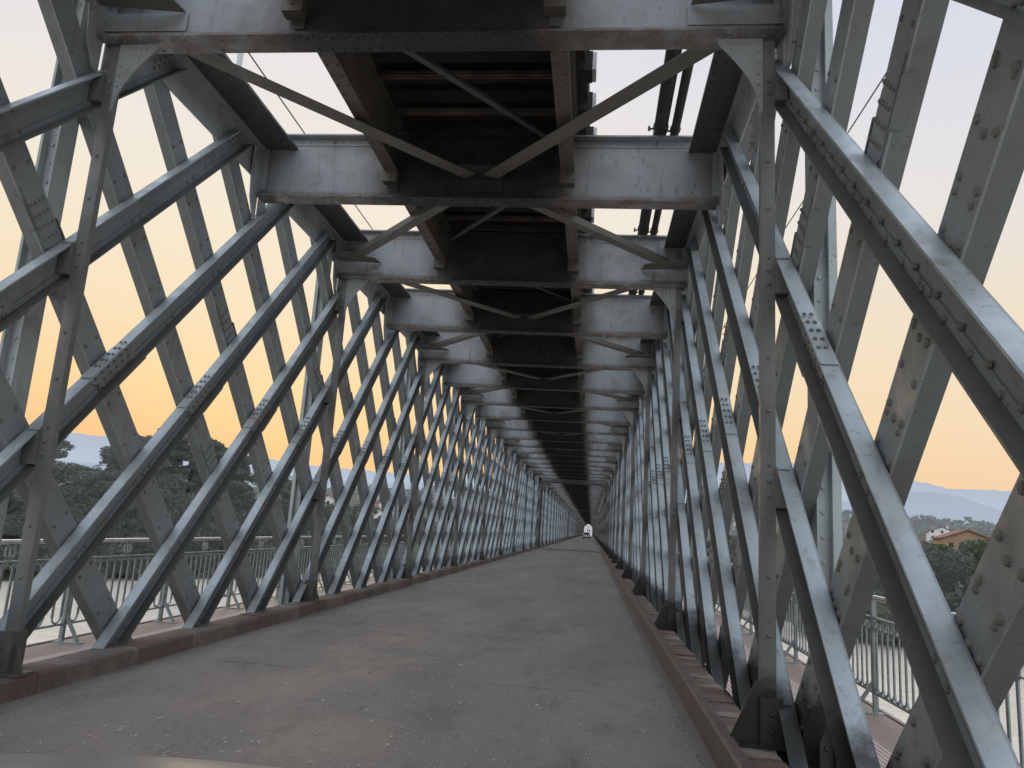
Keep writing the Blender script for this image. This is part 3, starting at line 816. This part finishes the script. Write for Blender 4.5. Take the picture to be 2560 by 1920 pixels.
def ridge(name, pts, depth, matr, seed, rough):
    rnd = random.Random(seed); m = MB(); P = []
    for (a, b) in zip(pts, pts[1:]):
        k = max(2, int((Vector(b) - Vector(a)).length / 18))
        for i in range(k): P.append(Vector(a).lerp(Vector(b), i / k))
    P.append(Vector(pts[-1])); n = len(P); vs = []
    walk = 0
    for i, p in enumerate(P):
        walk = walk * .9 + rnd.uniform(-1, 1) * rough
        tree = rnd.uniform(0, 1) ** 2 * rough * 2.2
        for f, dd in ((0, -depth), (.35, -depth * .62), (.75, -depth * .3), (1, 0), (.4, depth)):
            g = 25 * math.sin(i * .05 + f * 3 + seed) * (1 if 0 < f < 1 else 0)
            dirv = Vector((p.x, p.y, 0)).normalized()
            vs.append((p.x + dirv.x * dd, p.y + dirv.y * dd, max(0, p.z * f + g) + (walk + tree) * (f == 1)))
    m.add(vs, [(i * 5 + j, i * 5 + j + 1, (i + 1) * 5 + j + 1, (i + 1) * 5 + j) for i in range(n - 1) for j in range(4)])
    struct(name, m.mesh(name, matr, False))
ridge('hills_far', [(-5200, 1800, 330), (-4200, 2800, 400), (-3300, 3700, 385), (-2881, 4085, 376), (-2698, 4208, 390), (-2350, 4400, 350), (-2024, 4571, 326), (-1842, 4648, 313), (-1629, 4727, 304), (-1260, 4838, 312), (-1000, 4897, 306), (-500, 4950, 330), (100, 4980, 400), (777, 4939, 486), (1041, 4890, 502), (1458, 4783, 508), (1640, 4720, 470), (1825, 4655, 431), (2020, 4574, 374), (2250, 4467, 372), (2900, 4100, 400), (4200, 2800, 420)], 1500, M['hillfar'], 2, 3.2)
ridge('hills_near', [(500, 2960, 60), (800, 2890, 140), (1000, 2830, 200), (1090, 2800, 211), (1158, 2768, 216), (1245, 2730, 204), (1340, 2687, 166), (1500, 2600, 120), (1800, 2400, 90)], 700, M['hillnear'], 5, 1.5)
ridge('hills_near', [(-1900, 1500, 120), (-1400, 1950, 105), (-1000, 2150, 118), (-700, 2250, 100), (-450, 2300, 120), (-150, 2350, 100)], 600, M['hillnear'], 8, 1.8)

# ------------------------------------------------------------------ trees
def leaves(m, c, R, n, rnd, size=.5):
    for _ in range(n):
        while True:
            p = Vector((rnd.uniform(-1, 1), rnd.uniform(-1, 1), rnd.uniform(-1, 1)))
            if p.length < 1: break
        p = Vector(c) + Vector((p.x * R[0], p.y * R[1], p.z * R[2]))
        a = Vector((rnd.gauss(0, 1), rnd.gauss(0, 1), rnd.gauss(0, 1))).normalized(); b = a.orthogonal().normalized(); s = size * rnd.uniform(.5, 1.2)
        w = a.cross(b) * s * .6; b = b * s
        m.add([p - b, p - w * .7, p + b, p + w * .7], [(0, 1, 2, 3)])
def crown(kind, seed):
    rnd = random.Random(seed); m = MB(); t = MB()
    if kind == 'euc':                                             # tall crown of separate rounded plumes
        H = 24; 
        top = Vector((rnd.uniform(-.6, .6), 0, H * .9)); t.tube((0, 0, 0), (.3, .1, H * .5), .42, .28, 8); t.tube((.3, .1, H * .5), top, .28, .08, 7)
        for i in range(30):
            f = rnd.uniform(.22, 1.0); r = (4.6 * math.sin(PI * min(1, .15 + f * .8)) + .4); a = rnd.uniform(0, 2 * PI)
            rr = r * rnd.uniform(.35, 1.0); c = (math.cos(a) * rr, math.sin(a) * rr, H * f)
            t.tube((.2, 0, H * (f * .8)), c, .10, .03, 5)
            s = rnd.uniform(1.1, 2.0); leaves(m, c, (s, s, s * .85), int(240 * s), rnd, .38)
            for q in range(3):
                o = (c[0] + rnd.uniform(-s, s), c[1] + rnd.uniform(-s, s), c[2] + rnd.uniform(-s, s) * .8); leaves(m, o, (s * .45,) * 3, 55, rnd, .3)
    elif kind == 'pine':                                          # bare stem, flat layered crown
        H = 21; t.tube((0, 0, 0), (.5, 0, H * .6), .30, .20, 7); t.tube((.5, 0, H * .6), (.2, .2, H * .97), .20, .06, 6)
        for i in range(26):
            f = .52 + .48 * (i / 25.) + rnd.uniform(-.03, .03); a = rnd.uniform(0, 2 * PI); L = (3.8 * (1.25 - f) ** .55 + .8) * rnd.uniform(.55, 1.05)
            b = Vector((.3, .1, H * f - .6)); c = Vector((math.cos(a) * L, math.sin(a) * L, H * f + rnd.uniform(-.2, .8)))
            t.tube(b, c, .09, .03, 5)
            for q in range(4):
                p = b.lerp(c, .45 + .18 * q) + Vector((rnd.uniform(-.5, .5), rnd.uniform(-.5, .5), .2)); leaves(m, p, (1.05, 1.05, .45), 110, rnd, .32)
    elif kind == 'broad':
        H = 14; t.tube((0, 0, 0), (.2, .1, H * .5), .4, .22, 7)
        for i in range(34):
            a = rnd.uniform(0, 2 * PI); f = rnd.uniform(.08, 1); r = 5.4 * math.sqrt(max(0, 1 - (f * 1.6 - .62) ** 2)) if f < .99 else 1
            rr = r * rnd.uniform(.3, 1); c = (math.cos(a) * rr, math.sin(a) * rr, H * (f * .86 + .06)); s = rnd.uniform(1.2, 2.2)
            t.tube((.1, 0, H * .35), c, .08, .03, 4); leaves(m, c, (s, s, s * .75), int(330 * s), rnd, .29)
    else:                                                         # bush / understorey
        H = 6
        for i in range(16):
            a = rnd.uniform(0, 2 * PI); rr = rnd.uniform(0, 3.6); c = (math.cos(a) * rr, math.sin(a) * rr, rnd.uniform(.4, H * .8)); s = rnd.uniform(1.0, 1.9)
            leaves(m, c, (s, s, s * .8), int(190 * s), rnd, .30)
        t.tube((0, 0, -1), (0, 0, 3), .2, .08, 6)
    return m, t
LM = {'euc': 'leaf2', 'pine': 'leaf', 'broad': 'leaf', 'bush': 'leaf', 'green': 'leaf3'}
TM = {}
for kind, ns in (('euc', 3), ('pine', 3), ('broad', 3), ('bush', 2)):
    TM[kind] = []
    for i in range(ns):
        c, t = crown(kind, 11 * i + len(kind)); TM[kind].append((c.mesh(kind + '_crown', M[LM[kind]]), t.mesh(kind + '_trunk', M['trunk'])))
c, t = crown('broad', 77); TM['green'] = [(c.mesh('green_crown', M['leaf3']), t.mesh('green_trunk', M['trunk']))]
rt = random.Random(21)
H0 = {'euc': 24, 'pine': 21, 'broad': 14, 'bush': 6, 'green': 14}
def tree(name, kind, x, y, ztop, label, cat='tree', group=None, v=0, wide=1.):
    g = height(x, y) - .3; s = max(.25, (ztop - g) / H0[kind]); cr, tr = TM[kind][v % len(TM[kind])]
    r = thing(name, label, cat, (x, y, g), rt.uniform(0, 2 * PI), group)
    for nm, me in (('trunk', tr), ('crown', cr)):
        o = obj(nm, me, r); o.scale = (s * wide, s * wide, s)
    return r
tree('eucalyptus_tree', 'euc', -110, 143, 14.6, 'tall eucalyptus furthest left on the river bank, sunset behind its top', v=0, wide=1.6)
tree('eucalyptus_tree', 'euc', -118, 141, 9., 'shorter eucalyptus at the left edge behind the outer lattice', v=1, wide=1.3)
tree('eucalyptus_tree', 'euc', -102, 158, 16.2, 'full eucalyptus with plumed left side, second tall tree from the left', v=1, wide=1.5)
tree('eucalyptus_tree', 'euc', -97.5, 160, 13.5, 'rounded eucalyptus just right of the gap in the tall trees', v=2, wide=1.6)
tree('pine_tree', 'pine', -98, 171, 17.6, 'tallest pine of the bare-stemmed stand on the left bank', v=0, wide=1.45)
tree('pine_tree', 'pine', -95.5, 174, 17., 'bare-stemmed pine in the middle of the left bank stand', v=1, wide=1.5)
tree('pine_tree', 'pine', -93, 176, 16.7, 'bare-stemmed pine on the right side of the left bank stand', v=2, wide=1.4)
tree('pine_tree', 'pine', -101, 172, 15.6, 'bare-stemmed pine on the left side of the left bank stand', v=2, wide=1.4)
tree('pine_tree', 'pine', -100.8, 165, 16.4, 'pine at the left end of the bare-stemmed stand, touching the rounded eucalyptus', v=1, wide=1.6)
tree('pine_tree', 'pine', -104.5, 166, 15.8, 'pine half hidden behind the rounded eucalyptus', v=0, wide=1.6)
tree('eucalyptus_tree', 'euc', -107.5, 165, 16., 'broad eucalyptus between the plumed eucalyptus and the pine stand', v=0, wide=1.7)
tree('pine_tree', 'pine', -90.5, 178, 15.2, 'shorter pine ending the bare-stemmed stand on its right', v=0, wide=.9)
tree('pine_tree', 'pine', -85.5, 182, 14.6, 'lone leaning pine right of the stand, hazy hill behind it', v=1, wide=.95)
tree('pine_tree', 'pine', -81, 197, 11.5, 'small pine with one spreading branch, furthest right on the left bank', v=2, wide=.8)
i = 0
for (x, y, zt) in [(-128, 134, 5), (-121, 136, 6), (-114, 139, 4.5), (-107, 143, 5.4), (-101, 147, 6), (-97, 153, 5.2), (-94.5, 160, 6), (-92, 167, 5), (-89, 174, 5.6), (-86, 181, 4.6), (-84, 189, 5.2), (-82, 198, 4.4), (-80, 208, 5), (-79, 220, 4.2), (-75, 233, 4.6), (-73, 246, 4.), (-66, 262, 4.6), (-62, 278, 3.8), (-96, 182, 6.5), (-108, 156, 7)]:
    tree('broadleaf_tree', 'broad', x, y, zt + 1. + rt.uniform(-1.2, 1.2), 'dense dark broadleaf tree in the continuous belt along the left river bank', group='dark tree belt on the left bank', v=i, wide=1.15); i += 1
for (x, y, zt) in [(-116, 130, -6), (-108, 133, -5), (-103, 137, -6.5), (-98, 143, -5.5), (-95, 150, -6), (-92.5, 158, -6), (-90, 166, -5.5), (-88, 174, -6), (-85.5, 183, -5.5), (-83, 192, -6), (-81, 202, -5.5), (-79, 213, -6), (-76, 225, -6), (-72, 240, -6), (-67, 256, -6), (-60, 272, -6)]:
    tree('riverside_bush', 'bush', x, y, zt + rt.uniform(-1, 1.2), 'low bush overhanging the water below the dark tree belt on the left', 'bush', 'waterside bushes on the left bank', v=i, wide=1.3); i += 1
tree('broadleaf_tree', 'green', -76, 200, -3.5, 'lighter green tree lit at the water edge below the small pine', wide=.9)
tree('broadleaf_tree', 'broad', -100, 300, 6.5, 'dark round tree right of the white gabled house', v=1, wide=1.3)
tree('broadleaf_tree', 'broad', -88, 292, 5., 'second dark tree between the house and the bridge wall', v=2, wide=1.3)
tree('broadleaf_tree', 'broad', -78, 296, 4.5, 'dark tree nearest the left lattice wall near the far bank', v=0, wide=1.3)
# right bank
RT = [(45, 190, 3.5), (50, 178, 3.2), (54, 160, 3.6), (57, 148, 4.3), (61, 145, 5.2), (66, 143, 4.6), (71, 141, 4.2), (77, 140, 3.6), (84, 138, 4.6), (92, 137, 5), (52, 205, 3), (60, 172, 4), (70, 160, 4), (42, 215, 2.8), (40, 250, 3), (48, 270, 3.4), (32, 290, 3), (82, 160, 4.5), (100, 150, 5)]
for (x, y, zt) in RT:
    tree('broadleaf_tree', ('broad', 'green')[i % 3 == 0], x, y, zt + rt.uniform(-.8, .8), 'dense green broadleaf tree in the belt along the right river bank', group='green tree belt on the right bank', v=i, wide=1.15); i += 1
for (x, y, zt) in [(47, 146, -6), (51, 144, -5), (55, 142, -5.5), (60, 139, -4.5), (65, 137, -5), (70, 135, -6), (76, 133, -5.5), (83, 131, -5.5), (43, 172, -6), (41, 190, -6), (62, 139, -1), (68, 138, -1.5), (56, 143, -1.5), (74, 137, -1), (50, 150, -2)]:
    tree('riverside_bush', 'bush', x, y, zt + rt.uniform(-1, 1), 'low bush at the foot of the green tree belt on the right bank', 'bush', 'waterside bushes on the right bank', v=i, wide=1.35); i += 1
# distant woods nobody could count
m = MB(); rw = random.Random(4)
for _ in range(260):
    side = rw.choice((-1, 1, 1)); y = rw.uniform(330, 1500)
    x = side * y * (rw.uniform(.1, .62) if side > 0 else rw.uniform(.08, .75)); g = height(x, y); s = rw.uniform(2.5, 5) * (1 + y / 1500)
    hh = rw.choice((4, 6, 9)) * rw.uniform(.7, 1.3) * (1 + y / 3500)
    for q in range(3): leaves(m, (x + rw.uniform(-s, s), y, g + hh * (.3 + .3 * q)), (s, s, hh * .25), 60, rw, 1.1 + y / 700)
obj('distant_wood', m.mesh('distant_wood', M['leaf4']), kind='stuff', label='hazy distant woods spread among the town on both banks', category='wood')

# ------------------------------------------------------------------ houses
def house(name, x, y, w, d, h, rh, rz, label, wall='whitewall', z=None, nwin=3, cat='house', group=None):
    g = (height(x, y) - .5) if z is None else z
    r = thing(name, label, cat, (x, y, g), rz, group)
    m = MB(); m.box(-w / 2, w / 2, 0, d, -6, h); m.prism([(-w / 2, h), (w / 2, h), (0, h + rh - .05)], 'y', .01, d - .01); obj('wall', m.mesh('wall', M[wall]), r)
    m = MB()
    for s in (-1, 1): m.prism([(0, h + rh), (s * (w / 2 + .5), h - .28), (s * (w / 2 + .5), h - .02), (0, h + rh + .28)], 'y', -.5, d + .5)
    ro = obj('roof', m.mesh('roof', M['roof']), r)
    m = MB(); m.box(w * .2, w * .2 + .8, d * .5, d * .5 + .8, h, h + rh + .6); obj('chimney', m.mesh('chimney', M[wall]), ro)
    for i_ in range(nwin):
        xx = -w / 2 + w * (i_ + .5) / nwin
        for zz in ([1.2] if h < 4 else [1.2, 4.0]):
            m = MB(); m.box(xx - .55, xx + .55, -.05, -.004, zz, zz + 1.3); obj('window', m.mesh('window', M['window']), r)
    return r
house('gabled_house', -109.5, 311, 12, 14, 4.2, 3.6, .25, 'white gabled house with red tiled roof beyond the left bank trees', z=2.2)
house('gabled_house', -98, 335, 9, 9, 3, 2.2, -.2, 'small white house with red roof right of the gabled house', z=2.5)
house('ochre_house', 99, 211, 12, 9, 3.6, 2.2, -.15, 'ochre rendered house with red tiled roof on the right bank', 'ochre', z=2.3)
house('white_house', 180, 413, 13, 10, 4.5, 2.8, -.3, 'white house with low gable standing above the right bank trees', z=8.5)
hr = random.Random(9)
LB = [('pale house with red roof beside the white house', 167, 425), ('small white house left of the low-gabled white one', 192, 402), ('white house nearest the right lattice wall', 150, 474), ('long white house below the wooded rise', 160, 490), ('white house high on the right slope', 172, 520), ('white house seen through the right lattice', 92, 492), ('small pale house seen through the right lattice', 60, 430), ('red roofed house beside the ochre one', 118, 228)]
for l, x, y in LB: house('house', x, y, hr.uniform(8, 14), 9, hr.uniform(3, 5.5), 2., hr.uniform(-.5, .5), l)
for l, x, y, f in [('tall pale apartment block on the hazy left slope', -178, 885, 5), ('lower pale apartment block beside the tall one', -205, 870, 3), ('pale block half hidden by far trees left of the bridge', -168, 575, 2), ('pale apartment block nearest the bridge on the left slope', -120, 800, 4)]:
    r = thing('apartment_block', l, 'building', (x, y, height(x, y) - 1), .1)
    m = MB(); m.box(-12, 12, 0, 12, -6, 3.1 * f); obj('wall', m.mesh('wall', M['concrete']), r)
    m = MB(); m.box(-12.5, 12.5, -.5, 12.5, 3.1 * f, 3.1 * f + .6); obj('roof', m.mesh('roof', M['roof']), r)
    for fl in range(f):
        for c_ in range(6):
            m = MB(); m.box(-10.6 + c_ * 3.8, -8.8 + c_ * 3.8, -.08, -.01, fl * 3.1 + 1, fl * 3.1 + 2.4); obj('window', m.mesh('window', M['window']), r)

# ------------------------------------------------------------------ sky and sun (dusk, glow low ahead on the left)
SUN_AZ = math.radians(-20); SUN_EL = math.radians(3.5)             # azimuth from +Y, negative is left
w = bpy.data.worlds.new('World'); sc.world = w; w.use_nodes = True; nt = w.node_tree; nt.nodes.clear()
wo = N(nt, 'ShaderNodeOutputWorld'); bg = N(nt, 'ShaderNodeBackground'); nt.links.new(bg.outputs[0], wo.inputs[0])
sky = N(nt, 'ShaderNodeTexSky'); sky.sky_type = 'NISHITA'; sky.sun_disc = False; sky.sun_elevation = SUN_EL; sky.sun_rotation = SUN_AZ
sky.air_density = 1.; sky.dust_density = 2.
tc = N(nt, 'ShaderNodeTexCoord'); sp = N(nt, 'ShaderNodeSeparateXYZ'); nt.links.new(tc.outputs['Generated'], sp.inputs[0])
def lin(c): return tuple(((v / 255) / 12.92 if v / 255 <= .04045 else ((v / 255 + .055) / 1.055) ** 2.4) for v in c) + (1,)
def ramp(stops):
    r = N(nt, 'ShaderNodeValToRGB'); e = r.color_ramp.elements
    for i_, (a, c) in enumerate(stops):
        p = math.sin(math.radians(a)) 
        el = e[i_] if i_ < 2 else e.new(p)
        el.position = p; el.color = lin(c)
    nt.links.new(sp.outputs[2], r.inputs[0]); return r.outputs[0]
glow = ramp([(0, (245, 182, 128)), (90, (206, 208, 222)), (4, (249, 198, 140)), (8, (251, 216, 160)), (14, (249, 226, 190)), (22, (245, 234, 213)), (32, (238, 232, 230)), (45, (222, 221, 230))])
away = ramp([(0, (243, 204, 166)), (90, (206, 208, 222)), (4, (246, 211, 174)), (9, (246, 222, 190)), (16, (238, 225, 202)), (24, (231, 227, 226)), (34, (218, 221, 232)), (48, (209, 214, 229))])
dt = math_(nt, 'ADD', math_(nt, 'MULTIPLY', sp.outputs[0], math.sin(SUN_AZ)), math_(nt, 'MULTIPLY', sp.outputs[1], math.cos(SUN_AZ)))
col = mix(nt, rng(nt, dt, .60, .97), away, glow)
cl = N(nt, 'ShaderNodeTexNoise'); cl.inputs['Scale'].default_value = 2.2; cl.inputs['Detail'].default_value = 5
mp = N(nt, 'ShaderNodeMapping'); mp.inputs['Scale'].default_value = (1, 1, 5); nt.links.new(tc.outputs['Generated'], mp.inputs[0]); nt.links.new(mp.outputs[0], cl.inputs[0])
col = mix(nt, rng(nt, cl.outputs['Fac'], .42, .75, 0, .05), col, (.80, .77, .76))
# added cool fill: sky overhead and behind raised to light the steel
lift = math_(nt, 'MAXIMUM', rng(nt, sp.outputs[2], .60, .86, 0, 1), rng(nt, dt, .3, -.5, 0, .35))
col = mix(nt, lift, col, (1.72, 1.92, 2.22))
sk = N(nt, 'ShaderNodeVectorMath', operation='SCALE'); nt.links.new(sky.outputs[0], sk.inputs[0]); sk.inputs['Scale'].default_value = .003
add = N(nt, 'ShaderNodeVectorMath', operation='ADD'); nt.links.new(col, add.inputs[0]); nt.links.new(sk.outputs[0], add.inputs[1])
nt.links.new(add.outputs[0], bg.inputs[0]); bg.inputs[1].default_value = 1.0
sd = bpy.data.lights.new('sun', 'SUN'); sd.energy = .5; sd.angle = math.radians(14); sd.color = (1, .78, .52)
so = bpy.data.objects.new('sun', sd); C.objects.link(so)
dv = Vector((math.sin(SUN_AZ) * math.cos(SUN_EL), math.cos(SUN_AZ) * math.cos(SUN_EL), math.sin(SUN_EL)))
so.rotation_euler = (-dv).to_track_quat('-Z', 'Y').to_euler()

# ------------------------------------------------------------------ camera
yaw, pitch, roll = .1157, .189, .0644
f = Vector((-math.sin(yaw) * math.cos(pitch), math.cos(yaw) * math.cos(pitch), math.sin(pitch)))
r = Vector((math.cos(yaw), math.sin(yaw), 0)); u = r.cross(f)
r2 = r * math.cos(roll) + u * math.sin(roll); u2 = -r * math.sin(roll) + u * math.cos(roll)
cd = bpy.data.cameras.new('camera'); co = bpy.data.objects.new('camera', cd); C.objects.link(co)
co.matrix_world = Matrix(((r2.x, u2.x, -f.x, 1.4724), (r2.y, u2.y, -f.y, 0), (r2.z, u2.z, -f.z, 1.2534), (0, 0, 0, 1)))
cd.sensor_width = 36; cd.lens = 1876.73 / 2560 * 36; cd.clip_start = .05; cd.clip_end = 30000
sc.camera = co
sc.view_settings.view_transform = 'Standard'; sc.view_settings.look = 'None'; sc.view_settings.exposure = 0; sc.view_settings.gamma = 1
sc.cycles.max_bounces = 6; sc.cycles.diffuse_bounces = 4
